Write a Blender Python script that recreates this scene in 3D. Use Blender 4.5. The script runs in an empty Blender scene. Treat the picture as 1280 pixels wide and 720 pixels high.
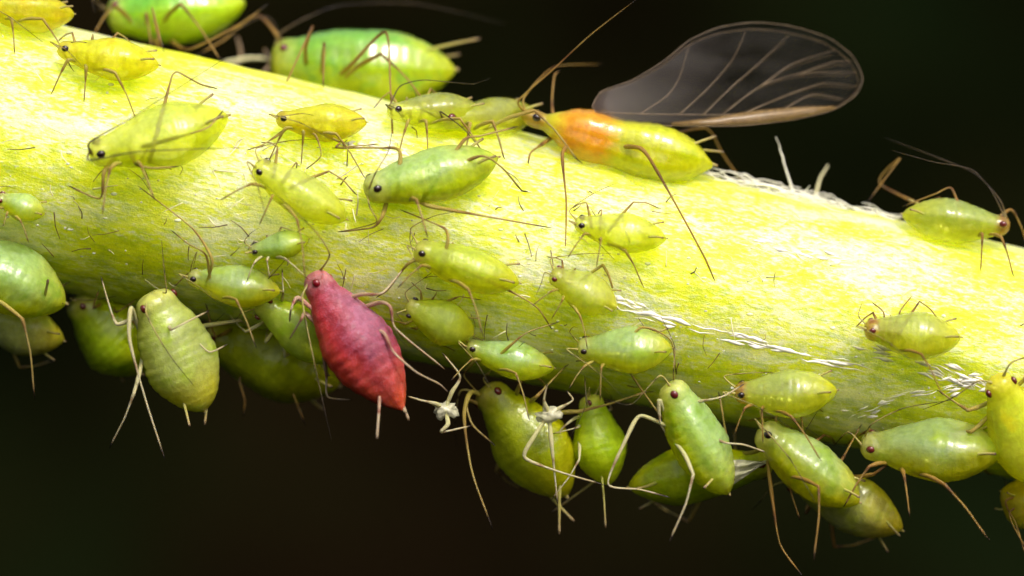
import bpy, math, random
import numpy as np
from mathutils import Vector, Matrix, noise

random.seed(7)
rng = np.random.default_rng(7)
sc = bpy.context.scene
sc.unit_settings.system = 'METRIC'
sc.unit_settings.scale_length = 0.001          # one unit is one millimetre
COL = sc.collection

# ------------------------------------------------------------------ camera
PX = 80.0                                       # photograph pixels per millimetre in the plane of the stem axis
DIST = 66.0
cam_d = bpy.data.cameras.new('camera')
cam = bpy.data.objects.new('camera', cam_d); COL.objects.link(cam)
cam.location = (0, -DIST, 0); cam.rotation_euler = (math.radians(90), 0, 0)
cam_d.sensor_width = 72.0
cam_d.lens = 72.0 * DIST / 16.0
cam_d.clip_start = 1.0; cam_d.clip_end = 2000.0
cam_d.dof.use_dof = True
cam_d.dof.focus_distance = DIST - 1.75
cam_d.dof.aperture_fstop = 0.14
sc.camera = cam

# ------------------------------------------------------------------ sky, sun, exposure
SUN = Vector((0.30, -0.62, 0.75)).normalized()  # towards the sun
world = bpy.data.worlds.new('World'); sc.world = world; world.use_nodes = True
wn = world.node_tree.nodes; wl = world.node_tree.links
bg = wn['Background']; bg.inputs['Strength'].default_value = 0.15
sky = wn.new('ShaderNodeTexSky'); sky.sky_type = 'NISHITA'; sky.sun_disc = False
sky.sun_elevation = math.asin(SUN.z); sky.sun_rotation = math.atan2(SUN.x, SUN.y)
sky.dust_density = 6.0; sky.air_density = 0.5
wl.new(sky.outputs[0], bg.inputs['Color'])
sun_d = bpy.data.lights.new('sun', 'SUN'); sun_d.energy = 2.0; sun_d.angle = math.radians(0.5)
sun_d.color = (1.0, 0.96, 0.88)
sun = bpy.data.objects.new('sun', sun_d); COL.objects.link(sun)
sun.rotation_euler = SUN.to_track_quat('Z', 'Y').to_euler()
sc.view_settings.view_transform = 'Standard'; sc.view_settings.look = 'None'
sc.view_settings.gamma = 1.0; sc.view_settings.use_curve_mapping = False
sc.view_settings.exposure = 0.45
sc.cycles.use_denoising = True
sc.cycles.max_bounces = 10; sc.cycles.transparent_max_bounces = 24

# ------------------------------------------------------------------ stem geometry as functions
SLOPE = -0.214
AX = Vector((1, 0, SLOPE)).normalized()
def stem_centre(x): return Vector((x, 0.0, 2.225 + SLOPE * (x + 8)))
def stem_r(x): return 2.06 - 0.0175 * (x + 8)
def stem_dist(p):
    d = p - stem_centre(p.x)
    s = d.dot(AX); q = p - AX * s
    c = stem_centre(p.x) + AX * s
    return (p - c).length, c
def at(px, py, y):                               # a point at depth y seen at a pixel of the 1280 x 720 photograph
    k = (DIST + y) / DIST / PX
    return Vector(((px - 640) * k, y, (360 - py) * k))
def on_stem(px, py, h, miss=None):               # first point along the sight line at height h over the stem's skin
    best = (1e9, 0)
    y = -4.5
    while y < 0.6:
        p = at(px, py, y); d, c = stem_dist(p); f = d - stem_r(c.x) - h
        if f < 0: return p
        if f < best[0]: best = (f, y)
        y += 0.02
    return at(px, py, best[1] if miss is None else miss)
def to_skin(p, h=0.0):
    d, c = stem_dist(p)
    return c + (p - c).normalized() * (stem_r(c.x) + h)
def skin_normal(p):
    d, c = stem_dist(p); return (p - c).normalized()

# ------------------------------------------------------------------ materials
def new_mat(name):
    m = bpy.data.materials.new(name); m.use_nodes = True
    return m, m.node_tree.nodes, m.node_tree.links, m.node_tree.nodes['Principled BSDF']
def ramp(nodes, stops, interp='LINEAR'):
    r = nodes.new('ShaderNodeValToRGB'); e = r.color_ramp.elements; r.color_ramp.interpolation = interp
    while len(e) < len(stops): e.new(0.5)
    for el, (p, c) in zip(e, stops):
        el.position = p; el.color = (*c, 1) if len(c) == 3 else c
    return r
def math_node(nodes, links, op, a, b=None, clamp=False):
    n = nodes.new('ShaderNodeMath'); n.operation = op; n.use_clamp = clamp
    for i, v in enumerate((a, b)):
        if v is None: continue
        if isinstance(v, (int, float)): n.inputs[i].default_value = v
        else: links.new(v, n.inputs[i])
    return n.outputs[0]
def mix_col(nodes, links, fac, a, b, mode='MIX'):
    n = nodes.new('ShaderNodeMix'); n.data_type = 'RGBA'; n.blend_type = mode
    for sock, v in ((n.inputs[0], fac), (n.inputs[6], a), (n.inputs[7], b)):
        if isinstance(v, (int, float)): sock.default_value = v
        elif isinstance(v, tuple): sock.default_value = (*v, 1)
        else: links.new(v, sock)
    return n.outputs[2]
def noise_tex(nodes, links, vec, scale, detail=3, rough=0.55):
    n = nodes.new('ShaderNodeTexNoise'); n.inputs['Scale'].default_value = scale
    n.inputs['Detail'].default_value = detail; n.inputs['Roughness'].default_value = rough
    links.new(vec, n.inputs['Vector']); return n.outputs['Fac']
def mapping(nodes, links, vec, scale=(1, 1, 1), rot=(0, 0, 0)):
    n = nodes.new('ShaderNodeMapping'); n.inputs['Scale'].default_value = scale; n.inputs['Rotation'].default_value = rot
    links.new(vec, n.inputs['Vector']); return n.outputs[0]

def body_material(name, belly, side, back, rear, sss=0.22, radius=(0.9, 1.0, 0.25), rough=0.22, gut=None, blot=0.25, coat=0.3, patch=None, grain=0.12, ring=0.05, trans=0.0, wax=None, film=0.16):
    """skin of an aphid: see-through flesh, yellower behind; belly tint also paints in transmitted light, back tint a silvery sheen"""
    m, N, L, P = new_mat(name)
    tc = N.new('ShaderNodeTexCoord'); oi = N.new('ShaderNodeObjectInfo')
    sep = N.new('ShaderNodeSeparateXYZ'); L.new(tc.outputs['Generated'], sep.inputs[0])
    off = N.new('ShaderNodeVectorMath'); off.operation = 'ADD'; L.new(tc.outputs['Object'], off.inputs[0])
    rnd = N.new('ShaderNodeCombineXYZ'); L.new(math_node(N, L, 'MULTIPLY', oi.outputs['Random'], 40.0), rnd.inputs[0]); L.new(rnd.outputs[0], off.inputs[1])
    ov = off.outputs[0]
    n1 = noise_tex(N, L, ov, 2.2, 3); n2 = noise_tex(N, L, ov, 9.0, 4); n3 = noise_tex(N, L, ov, 45.0, 3); n4 = noise_tex(N, L, ov, 22.0, 2)
    z = math_node(N, L, 'ADD', sep.outputs[2], math_node(N, L, 'MULTIPLY', math_node(N, L, 'SUBTRACT', n1, 0.5), 0.5))
    r = ramp(N, [(0.18, belly), (0.5, side), (0.85, back)]); L.new(z, r.inputs[0])  # own tints, plus painted light glow on the belly and sheen on the back
    col = r.outputs[0]
    rr = ramp(N, [(0.02, (1, 1, 1)), (0.42, (0, 0, 0))]); L.new(math_node(N, L, 'ADD', sep.outputs[0], math_node(N, L, 'MULTIPLY', math_node(N, L, 'SUBTRACT', n1, 0.5), 0.35)), rr.inputs[0])
    col = mix_col(N, L, math_node(N, L, 'MULTIPLY', rr.outputs[0], 0.8), col, rear)
    if gut:
        g = ramp(N, [(0.54, (0, 0, 0)), (0.66, (1, 1, 1))]); L.new(n1, g.inputs[0])
        col = mix_col(N, L, math_node(N, L, 'MULTIPLY', g.outputs[0], 0.6), col, gut)
    if patch:                                     # (colour, centre along the body 0 tail..1 head, half width)
        for (pc, cx, hw, *amt) in patch:
            d = math_node(N, L, 'ABSOLUTE', math_node(N, L, 'SUBTRACT', math_node(N, L, 'ADD', sep.outputs[0], math_node(N, L, 'MULTIPLY', math_node(N, L, 'SUBTRACT', n2, 0.5), 0.10)), cx))
            g = ramp(N, [(hw * (0.5 if not amt else 0.1), (1, 1, 1)), (hw, (0, 0, 0))]); L.new(d, g.inputs[0])
            col = mix_col(N, L, math_node(N, L, 'MULTIPLY', g.outputs[0], amt[0] if amt else 0.9), col, pc)
    b = ramp(N, [(0.35, (1 - blot,) * 3), (0.7, (1, 1, 1))]); L.new(n2, b.inputs[0])
    col = mix_col(N, L, 1.0, col, b.outputs[0], 'MULTIPLY')
    if wax:                                       # powdery bloom in specks and along the flank
        w1 = ramp(N, [(0.50, (0, 0, 0)), (0.68, (1, 1, 1))]); L.new(math_node(N, L, 'ADD', math_node(N, L, 'MULTIPLY', n3, 0.6), math_node(N, L, 'MULTIPLY', n2, 0.4)), w1.inputs[0])
        w2 = ramp(N, [(0.62, (0, 0, 0)), (0.92, (1, 1, 1))]); L.new(math_node(N, L, 'ADD', sep.outputs[2], math_node(N, L, 'MULTIPLY', math_node(N, L, 'SUBTRACT', n2, 0.5), 0.3)), w2.inputs[0])
        w3 = ramp(N, [(0.40, (0, 0, 0)), (0.60, (1, 1, 1))]); L.new(sep.outputs[0], w3.inputs[0])
        amt = math_node(N, L, 'ADD', math_node(N, L, 'MULTIPLY', w1.outputs[0], 0.24), math_node(N, L, 'MULTIPLY', math_node(N, L, 'MULTIPLY', w2.outputs[0], w3.outputs[0]), 0.24), True)
        col = mix_col(N, L, amt, col, wax)
    hsv = N.new('ShaderNodeHueSaturation'); L.new(col, hsv.inputs['Color'])
    L.new(math_node(N, L, 'ADD', 0.486, math_node(N, L, 'MULTIPLY', oi.outputs['Random'], 0.028)), hsv.inputs['Hue'])
    L.new(math_node(N, L, 'ADD', 0.85, math_node(N, L, 'MULTIPLY', oi.outputs['Random'], 0.25)), hsv.inputs['Value'])
    L.new(hsv.outputs[0], P.inputs['Base Color'])
    P.inputs['Subsurface Weight'].default_value = 1.0
    P.inputs['Subsurface Radius'].default_value = radius
    P.inputs['Subsurface Scale'].default_value = sss
    P.inputs['IOR'].default_value = 1.38
    L.new(math_node(N, L, 'ADD', rough - 0.06, math_node(N, L, 'MULTIPLY', n2, 0.16)), P.inputs['Roughness'])
    P.inputs['Coat Weight'].default_value = coat; P.inputs['Coat Roughness'].default_value = 0.19; P.inputs['Coat IOR'].default_value = 1.6
    wv = N.new('ShaderNodeTexWave'); wv.wave_type = 'BANDS'; wv.bands_direction = 'X'
    wv.inputs['Scale'].default_value = 4.5; wv.inputs['Distortion'].default_value = 1.2; wv.inputs['Detail'].default_value = 2
    L.new(tc.outputs['Generated'], wv.inputs['Vector'])
    h = math_node(N, L, 'ADD', math_node(N, L, 'MULTIPLY', wv.outputs['Fac'], ring), math_node(N, L, 'ADD', math_node(N, L, 'MULTIPLY', n2, 0.5), math_node(N, L, 'ADD', math_node(N, L, 'MULTIPLY', n3, grain), math_node(N, L, 'MULTIPLY', n4, 0.2))))
    bp = N.new('ShaderNodeBump'); bp.inputs['Strength'].default_value = 0.5; bp.inputs['Distance'].default_value = 0.06
    cb = N.new('ShaderNodeBump'); cb.inputs['Strength'].default_value = film; cb.inputs['Distance'].default_value = 0.05; L.new(math_node(N, L, 'ADD', n2, math_node(N, L, 'MULTIPLY', n4, 0.5)), cb.inputs['Height']); L.new(cb.outputs[0], P.inputs['Coat Normal'])
    L.new(h, bp.inputs['Height']); L.new(bp.outputs[0], P.inputs['Normal'])
    if trans:                                     # thin cuticle lets part of the light straight through
        tb = N.new('ShaderNodeBsdfTransparent'); tb.inputs[0].default_value = (0.93, 0.97, 0.40, 1)
        mx = N.new('ShaderNodeMixShader'); mx.inputs[0].default_value = trans
        L.new(P.outputs[0], mx.inputs[1]); L.new(tb.outputs[0], mx.inputs[2]); L.new(mx.outputs[0], N['Material Output'].inputs['Surface'])
    return m

def limb_material(name, stops, rough=0.17, sss=0.04, trans=0.35):
    m, N, L, P = new_mat(name)
    a = N.new('ShaderNodeAttribute'); a.attribute_name = 'along'
    tc = N.new('ShaderNodeTexCoord')
    n = noise_tex(N, L, tc.outputs['Object'], 18.0, 2)
    f = math_node(N, L, 'ADD', a.outputs['Fac'], math_node(N, L, 'MULTIPLY', math_node(N, L, 'SUBTRACT', n, 0.5), 0.06))
    r = ramp(N, stops); L.new(f, r.inputs[0])
    L.new(r.outputs[0], P.inputs['Base Color'])
    P.inputs['Roughness'].default_value = rough
    P.inputs['Subsurface Weight'].default_value = 0.5; P.inputs['Subsurface Scale'].default_value = sss
    P.inputs['Subsurface Radius'].default_value = (1, 0.8, 0.4)
    P.inputs['Transmission Weight'].default_value = trans
    P.inputs['IOR'].default_value = 1.4
    bp = N.new('ShaderNodeBump'); bp.inputs['Strength'].default_value = 0.8; bp.inputs['Distance'].default_value = 0.03
    L.new(noise_tex(N, L, tc.outputs['Object'], 60.0, 2), bp.inputs['Height']); L.new(bp.outputs[0], P.inputs['Normal'])
    return m

def plain_material(name, c, rough=0.3, sss=0.0, coat=0.0, var=0.3, scale=12):
    m, N, L, P = new_mat(name)
    tc = N.new('ShaderNodeTexCoord'); n = noise_tex(N, L, tc.outputs['Object'], scale, 3)
    r = ramp(N, [(0.3, tuple(v * (1 - var) for v in c)), (0.7, tuple(min(1, v * (1 + var)) for v in c))]); L.new(n, r.inputs[0])
    L.new(r.outputs[0], P.inputs['Base Color']); P.inputs['Roughness'].default_value = rough
    if sss: P.inputs['Subsurface Weight'].default_value = 1; P.inputs['Subsurface Scale'].default_value = sss
    P.inputs['Coat Weight'].default_value = coat
    return m

M = {}
M['green'] = body_material('green skin', (0.62, 0.62, 0.006), (0.40, 0.50, 0.008), (0.40, 0.56, 0.19), (0.62, 0.62, 0.006), sss=0.5, trans=0.28, gut=(0.24, 0.42, 0.008), patch=[((0.68, 0.62, 0.22), 0.99, 0.17, 0.55)])  # pale back tint paints a silver sheen over the green
M['pale'] = body_material('pale glassy skin', (0.74, 0.76, 0.015), (0.62, 0.69, 0.04), (0.66, 0.76, 0.24), (0.7, 0.72, 0.008), sss=0.6, rough=0.16, coat=0.8, trans=0.62, gut=(0.62, 0.70, 0.01), patch=[((0.68, 0.62, 0.22), 0.99, 0.17, 0.55)])
M['yellow'] = body_material('yellow skin', (0.8, 0.7, 0.006), (0.78, 0.72, 0.008), (0.72, 0.74, 0.05), (0.8, 0.7, 0.008), sss=0.6, trans=0.42, gut=(0.86, 0.66, 0.01), patch=[((0.72, 0.50, 0.08), 0.99, 0.17, 0.55)])
M['lime'] = body_material('lime skin', (0.72, 0.72, 0.006), (0.52, 0.62, 0.008), (0.52, 0.66, 0.09), (0.7, 0.7, 0.008), sss=0.6, gut=(0.42, 0.66, 0.01), trans=0.48, patch=[((0.68, 0.62, 0.22), 0.99, 0.17, 0.55)])
M['shade_lime'] = body_material('shaded lime skin', (0.66, 0.70, 0.006), (0.46, 0.56, 0.006), (0.40, 0.52, 0.012), (0.62, 0.64, 0.006), sss=0.7, trans=0.25, gut=(0.34, 0.48, 0.006), patch=[((0.60, 0.50, 0.14), 0.99, 0.17, 0.55)])  # shaded copy of the lime skin: shade put in as darker, less blue colour
M['grey_green'] = body_material('grey green skin', (0.56, 0.55, 0.015), (0.42, 0.47, 0.05), (0.42, 0.48, 0.13), (0.7, 0.6, 0.008), sss=0.45, grain=0.25, trans=0.18, gut=(0.46, 0.58, 0.04), patch=[((0.62, 0.58, 0.18), 0.99, 0.17, 0.55)])
M['deep'] = body_material('deep green skin', (0.52, 0.68, 0.01), (0.28, 0.56, 0.02), (0.20, 0.52, 0.08), (0.60, 0.70, 0.01), sss=0.5, rough=0.16, film=0.05, coat=0.8, trans=0.12, gut=(0.18, 0.50, 0.05), patch=[((0.52, 0.40, 0.06), 0.99, 0.17, 0.55)])
M['glass'] = body_material('blue green glassy skin', (0.74, 0.72, 0.006), (0.5, 0.62, 0.015), (0.42, 0.62, 0.24), (0.68, 0.7, 0.008), sss=0.6, rough=0.14, film=0.05, coat=1.0, ring=0.12, trans=0.4, gut=(0.44, 0.68, 0.04), patch=[((0.68, 0.62, 0.22), 0.99, 0.17, 0.55)])
M['amber'] = body_material('amber skin', (0.68, 0.66, 0.01), (0.56, 0.58, 0.03), (0.46, 0.53, 0.15), (0.68, 0.66, 0.01), sss=0.5, rough=0.14, film=0.05, coat=1.0, trans=0.45,
                           patch=[((0.42, 0.17, 0.05), 0.98, 0.14)], gut=(0.56, 0.62, 0.04))
M['winged'] = body_material('winged aphid skin', (0.68, 0.68, 0.006), (0.66, 0.67, 0.006), (0.68, 0.7, 0.02), (0.66, 0.68, 0.008), sss=0.5, rough=0.12, film=0.05, coat=1.0, trans=0.25, gut=(0.56, 0.66, 0.01),
                            patch=[((0.86, 0.34, 0.01), 0.665, 0.19), ((0.36, 0.19, 0.03), 0.98, 0.15)])
M['pink'] = body_material('pink waxy skin', (0.66, 0.028, 0.012), (0.42, 0.022, 0.045), (0.28, 0.042, 0.095), (0.6, 0.055, 0.006), sss=0.14, radius=(1.0, 0.25, 0.2), rough=0.42, blot=0.35, coat=0.05, grain=0.6, ring=0.12,
                          patch=[((0.42, 0.15, 0.15), 0.97, 0.10)], wax=(0.42, 0.28, 0.42))
M['leg'] = limb_material('amber leg', [(0.0, (0.50, 0.50, 0.08)), (0.40, (0.46, 0.34, 0.07)), (0.50, (0.30, 0.17, 0.05)), (0.58, (0.50, 0.40, 0.12)), (0.88, (0.42, 0.30, 0.10)), (0.94, (0.05, 0.03, 0.02)), (1.0, (0.02, 0.015, 0.01))])
M['pale_leg'] = limb_material('pale leg', [(0.0, (0.62, 0.62, 0.25)), (0.45, (0.66, 0.60, 0.34)), (0.50, (0.36, 0.24, 0.12)), (0.56, (0.70, 0.64, 0.40)), (0.90, (0.56, 0.46, 0.26)), (0.95, (0.06, 0.04, 0.03)), (1.0, (0.03, 0.02, 0.02))])
M['pink_leg'] = limb_material('rosy leg', [(0.0, (0.62, 0.24, 0.20)), (0.40, (0.60, 0.42, 0.28)), (0.50, (0.34, 0.12, 0.08)), (0.56, (0.66, 0.54, 0.36)), (0.92, (0.50, 0.38, 0.24)), (1.0, (0.10, 0.06, 0.04))])
M['brown_leg'] = limb_material('brown leg', [(0.0, (0.46, 0.34, 0.06)), (0.40, (0.36, 0.20, 0.04)), (0.50, (0.16, 0.07, 0.02)), (0.60, (0.40, 0.26, 0.06)), (0.90, (0.34, 0.20, 0.05)), (0.96, (0.04, 0.02, 0.01)), (1.0, (0.02, 0.01, 0.01))])
M['antenna'] = limb_material('banded antenna', [(0.0, (0.56, 0.50, 0.16)), (0.24, (0.50, 0.42, 0.14)), (0.28, (0.06, 0.04, 0.02)), (0.33, (0.46, 0.38, 0.14)), (0.52, (0.30, 0.22, 0.08)), (0.58, (0.03, 0.02, 0.015)), (0.66, (0.16, 0.12, 0.05)), (0.80, (0.03, 0.02, 0.015)), (1.0, (0.02, 0.015, 0.01))])
M['dark_antenna'] = limb_material('dark antenna', [(0.0, (0.30, 0.24, 0.06)), (0.12, (0.12, 0.08, 0.03)), (0.30, (0.03, 0.02, 0.015)), (0.6, (0.09, 0.06, 0.03)), (1.0, (0.02, 0.015, 0.01))])
M['horn'] = limb_material('horn tube', [(0.0, (0.50, 0.54, 0.08)), (0.7, (0.52, 0.44, 0.14)), (0.92, (0.40, 0.30, 0.14)), (1.0, (0.14, 0.09, 0.05))])
M['eye'] = plain_material('dark red eye', (0.10, 0.012, 0.010), 0.18, coat=0.5, scale=60)
M['black_eye'] = plain_material('black eye', (0.018, 0.009, 0.007), 0.18, coat=0.5, scale=60)
M['red_eye'] = plain_material('crimson eye', (0.16, 0.004, 0.008), 0.18, coat=0.5, scale=60)
M['husk'] = plain_material('white husk', (0.66, 0.63, 0.54), 0.4, var=0.25, scale=8)
M['film'] = plain_material('papery film', (0.54, 0.53, 0.36), 0.22, var=0.3, scale=8)
M['film'].node_tree.nodes['Principled BSDF'].inputs['Alpha'].default_value = 0.6
M['fibre'] = plain_material('white fibre', (0.74, 0.72, 0.62), 0.4, var=0.3, scale=6)
M['bit_dark'] = plain_material('dark crumbs', (0.10, 0.06, 0.02), 0.4, var=0.7, scale=3)
M['bit_pale'] = plain_material('pale crumbs', (0.66, 0.62, 0.36), 0.25, var=0.3, scale=3)

# stem skin
m, N, L, P = new_mat('stem skin')
tc = N.new('ShaderNodeTexCoord')
rotv = mapping(N, L, tc.outputs['Object'], (1, 1, 1))
st = mapping(N, L, rotv, (0.30, 4.2, 4.2)); st2 = mapping(N, L, rotv, (4.0, 11, 11)); st3 = mapping(N, L, rotv, (0.6, 1.6, 1.6))
f1 = noise_tex(N, L, st, 1.0, 4); f2 = noise_tex(N, L, st2, 2.0, 4, 0.65); f3 = noise_tex(N, L, st3, 1.0, 3); f4 = noise_tex(N, L, rotv, 26.0, 3, 0.7)
r = ramp(N, [(0.32, (0.64, 0.71, 0.002)), (0.50, (0.73, 0.79, 0.006)), (0.68, (0.82, 0.86, 0.16))])
L.new(math_node(N, L, 'ADD', math_node(N, L, 'MULTIPLY', f1, 0.6), math_node(N, L, 'MULTIPLY', f3, 0.4)), r.inputs[0])
glare_mask = ramp(N, [(0.50, (0, 0, 0)), (0.60, (1, 1, 1))]); L.new(math_node(N, L, 'ADD', math_node(N, L, 'MULTIPLY', f2, 0.55), math_node(N, L, 'MULTIPLY', f3, 0.5)), glare_mask.inputs[0])  # pale waxy blotches that paint white glare into the base colour
col = mix_col(N, L, math_node(N, L, 'MULTIPLY', glare_mask.outputs[0], 0.6), r.outputs[0], (0.85, 0.87, 0.62))
mo = ramp(N, [(0.40, (0.70, 0.78, 0.6)), (0.54, (1, 1, 1))]); L.new(math_node(N, L, 'ADD', math_node(N, L, 'MULTIPLY', noise_tex(N, L, mapping(N, L, rotv, (1.2, 3.2, 3.2)), 2.2, 4, 0.65), 0.7), math_node(N, L, 'MULTIPLY', f4, 0.3)), mo.inputs[0])
col = mix_col(N, L, 1.0, col, mo.outputs[0], 'MULTIPLY')
L.new(col, P.inputs['Base Color'])
P.inputs['Subsurface Weight'].default_value = 1.0; P.inputs['Subsurface Radius'].default_value = (1.0, 1.0, 0.08); P.inputs['Subsurface Scale'].default_value = 2.6
L.new(math_node(N, L, 'ADD', 0.20, math_node(N, L, 'MULTIPLY', f2, 0.35)), P.inputs['Roughness'])
P.inputs['Specular IOR Level'].default_value = 0.35
gl = ramp(N, [(0.40, (0.05,) * 3), (0.56, (1, 1, 1))]); L.new(math_node(N, L, 'ADD', math_node(N, L, 'MULTIPLY', f2, 0.6), math_node(N, L, 'MULTIPLY', f3, 0.4)), gl.inputs[0])
L.new(gl.outputs[0], P.inputs['Coat Weight']); P.inputs['Coat Roughness'].default_value = 0.44; P.inputs['Coat IOR'].default_value = 1.95
hh = math_node(N, L, 'ADD', math_node(N, L, 'MULTIPLY', f1, 0.9), math_node(N, L, 'ADD', math_node(N, L, 'MULTIPLY', f2, 0.9), math_node(N, L, 'MULTIPLY', f4, 0.5)))
bp = N.new('ShaderNodeBump'); bp.inputs['Strength'].default_value = 0.5; bp.inputs['Distance'].default_value = 0.08
L.new(hh, bp.inputs['Height']); L.new(bp.outputs[0], P.inputs['Normal']); bc = N.new('ShaderNodeBump'); bc.inputs['Strength'].default_value = 0.45; bc.inputs['Distance'].default_value = 0.06; L.new(hh, bc.inputs['Height']); L.new(bc.outputs[0], P.inputs['Coat Normal'])
M['stem'] = m

# wing membrane: clear, faintly smoky film
m, N, L, P = new_mat('wing membrane')
tc = N.new('ShaderNodeTexCoord')
n = noise_tex(N, L, mapping(N, L, tc.outputs['Object'], (0.8, 1, 2.2)), 1.6, 3)
P.inputs['Base Color'].default_value = (0.20, 0.17, 0.18, 1); P.inputs['Roughness'].default_value = 0.4
P.inputs['Specular IOR Level'].default_value = 0.6
tr = N.new('ShaderNodeBsdfTransparent'); tr.inputs[0].default_value = (0.90, 0.88, 0.84, 1)
tl = N.new('ShaderNodeBsdfTranslucent'); tl.inputs[0].default_value = (0.45, 0.42, 0.38, 1)
mx0 = N.new('ShaderNodeMixShader'); mx0.inputs[0].default_value = 0.5; L.new(P.outputs[0], mx0.inputs[1]); L.new(tl.outputs[0], mx0.inputs[2])
mx = N.new('ShaderNodeMixShader'); fr = ramp(N, [(0.3, (0.008,) * 3), (0.75, (0.035,) * 3)]); L.new(n, fr.inputs[0])
sw = N.new('ShaderNodeSeparateXYZ'); L.new(tc.outputs['Generated'], sw.inputs[0])
rt = ramp(N, [(0.0, (0.16,) * 3), (0.25, (0.05,) * 3), (0.5, (0.0,) * 3)]); L.new(sw.outputs[0], rt.inputs[0])
L.new(math_node(N, L, 'ADD', fr.outputs[0], rt.outputs[0], True), mx.inputs[0])
L.new(tr.outputs[0], mx.inputs[1]); L.new(mx0.outputs[0], mx.inputs[2])
bp = N.new('ShaderNodeBump'); bp.inputs['Strength'].default_value = 0.08; bp.inputs['Distance'].default_value = 0.05
L.new(noise_tex(N, L, tc.outputs['Object'], 3.0, 2), bp.inputs['Height']); L.new(bp.outputs[0], P.inputs['Normal'])
L.new(mx.outputs[0], N['Material Output'].inputs['Surface'])
M['wing'] = m
M['vein'] = plain_material('wing vein', (0.20, 0.14, 0.08), 0.35)
M['vein'].node_tree.nodes['Principled BSDF'].inputs['Alpha'].default_value = 0.6
M['stigma'] = plain_material('wing edge band', (0.22, 0.14, 0.05), 0.3)
M['stigma'].node_tree.nodes['Principled BSDF'].inputs['Alpha'].default_value = 0.5

# ------------------------------------------------------------------ mesh helpers
def mesh_obj(name, verts, faces, mat, parent=None, attr=None, smooth=True, matrix=None, base=None):
    me = bpy.data.meshes.new(name)
    if base is not None: verts = [(v[0] - base[0], v[1] - base[1], v[2] - base[2]) for v in verts]
    me.from_pydata([tuple(v) for v in verts], [], faces)
    if attr is not None:
        a = me.attributes.new('along', 'FLOAT', 'POINT'); a.data.foreach_set('value', np.asarray(attr, dtype=np.float32))
    if smooth: me.polygons.foreach_set('use_smooth', [True] * len(me.polygons))
    me.materials.append(mat); me.update()
    o = bpy.data.objects.new(name, me); COL.objects.link(o)
    if parent: o.parent = parent
    if matrix is not None: o.matrix_local = matrix
    return o
TENSION = 0.36
def smooth_path(pts, n=8):
    if len(pts) < 3:
        return [pts[0].lerp(pts[-1], i / n) for i in range(n + 1)]
    P_ = [pts[0] * 2 - pts[1]] + list(pts) + [pts[-1] * 2 - pts[-2]]
    out = []
    for i in range(1, len(P_) - 2):
        a, b, c, d = P_[i - 1], P_[i], P_[i + 1], P_[i + 2]
        for j in range(n):
            t = j / n
            m0 = (c - a) * TENSION; m1 = (d - b) * TENSION; lim = (c - b).length * 0.9
            if m0.length > lim: m0 = m0.normalized() * lim
            if m1.length > lim: m1 = m1.normalized() * lim
            out.append(b * (2 * t ** 3 - 3 * t * t + 1) + m0 * (t ** 3 - 2 * t * t + t) + c * (3 * t * t - 2 * t ** 3) + m1 * (t ** 3 - t * t))
    out.append(P_[-2]); return out
def tube(path, rad, sides=7, V=None, F=None, T=None):
    V = [] if V is None else V; F = [] if F is None else F; T = [] if T is None else T
    ln = [0.0]
    for a, b in zip(path, path[1:]): ln.append(ln[-1] + (b - a).length)
    tot = ln[-1] or 1.0
    up = Vector((0.13, -0.9, 0.4)); b0 = len(V); prev = None
    for i, p in enumerate(path):
        d = (path[min(i + 1, len(path) - 1)] - path[max(i - 1, 0)])
        d = d.normalized() if d.length > 1e-9 else Vector((1, 0, 0))
        u = (up if prev is None else prev); u = u - d * u.dot(d)
        if u.length < 1e-5: u = d.orthogonal()
        u.normalize(); prev = u; w = d.cross(u); t = ln[i] / tot; r = rad(t)
        for k in range(sides):
            a = 2 * math.pi * k / sides
            V.append(p + (u * math.cos(a) + w * math.sin(a)) * r); T.append(t)
    for i in range(len(path) - 1):
        for k in range(sides):
            a = b0 + i * sides + k; b = b0 + i * sides + (k + 1) % sides
            F.append((a, b, b + sides, a + sides))
    F.append(tuple(b0 + k for k in reversed(range(sides)))); F.append(tuple(b0 + (len(path) - 1) * sides + k for k in range(sides)))
    return V, F, T
def lerp_tab(tab):
    xs = [a for a, _ in tab]; ys = [b for _, b in tab]
    return lambda t: float(np.interp(t, xs, ys))
def set_props(o, label=None, cat=None, group=None, kind=None):
    if label: o['label'] = label
    if cat: o['category'] = cat
    if group: o['group'] = group
    if kind: o['kind'] = kind
    return o

# ------------------------------------------------------------------ setting: the undergrowth in painted shade far behind
V, F = [], []
nx, nz = 90, 50
for j in range(nz + 1):
    for i in range(nx + 1):
        x = (i / nx - 0.5) * 360; z = (j / nz - 0.5) * 170 - 20
        y = 120 + 14 * noise.noise(Vector((x * 0.03, z * 0.03, 1))) + 5 * noise.noise(Vector((x * 0.11, z * 0.11, 4))) - 0.0006 * x * x
        V.append((x, y, z))
for j in range(nz):
    for i in range(nx):
        a = j * (nx + 1) + i; F.append((a, a + 1, a + nx + 2, a + nx + 1))
m, N, L, P = new_mat('undergrowth in painted shade')
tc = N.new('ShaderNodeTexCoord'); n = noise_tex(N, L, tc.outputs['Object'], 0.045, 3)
r = ramp(N, [(0.32, (0.0066, 0.0042, 0.0018)), (0.5, (0.0048, 0.0054, 0.0016)), (0.7, (0.0036, 0.0068, 0.0020))]); L.new(n, r.inputs[0])  # deep shade put into the colour as near-black greens and browns
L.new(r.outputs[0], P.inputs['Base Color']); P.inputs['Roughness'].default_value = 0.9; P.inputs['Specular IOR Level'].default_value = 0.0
bgo = mesh_obj('background', V, F, m); set_props(bgo, 'dark shaded undergrowth far behind the stem', kind='structure')

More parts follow.
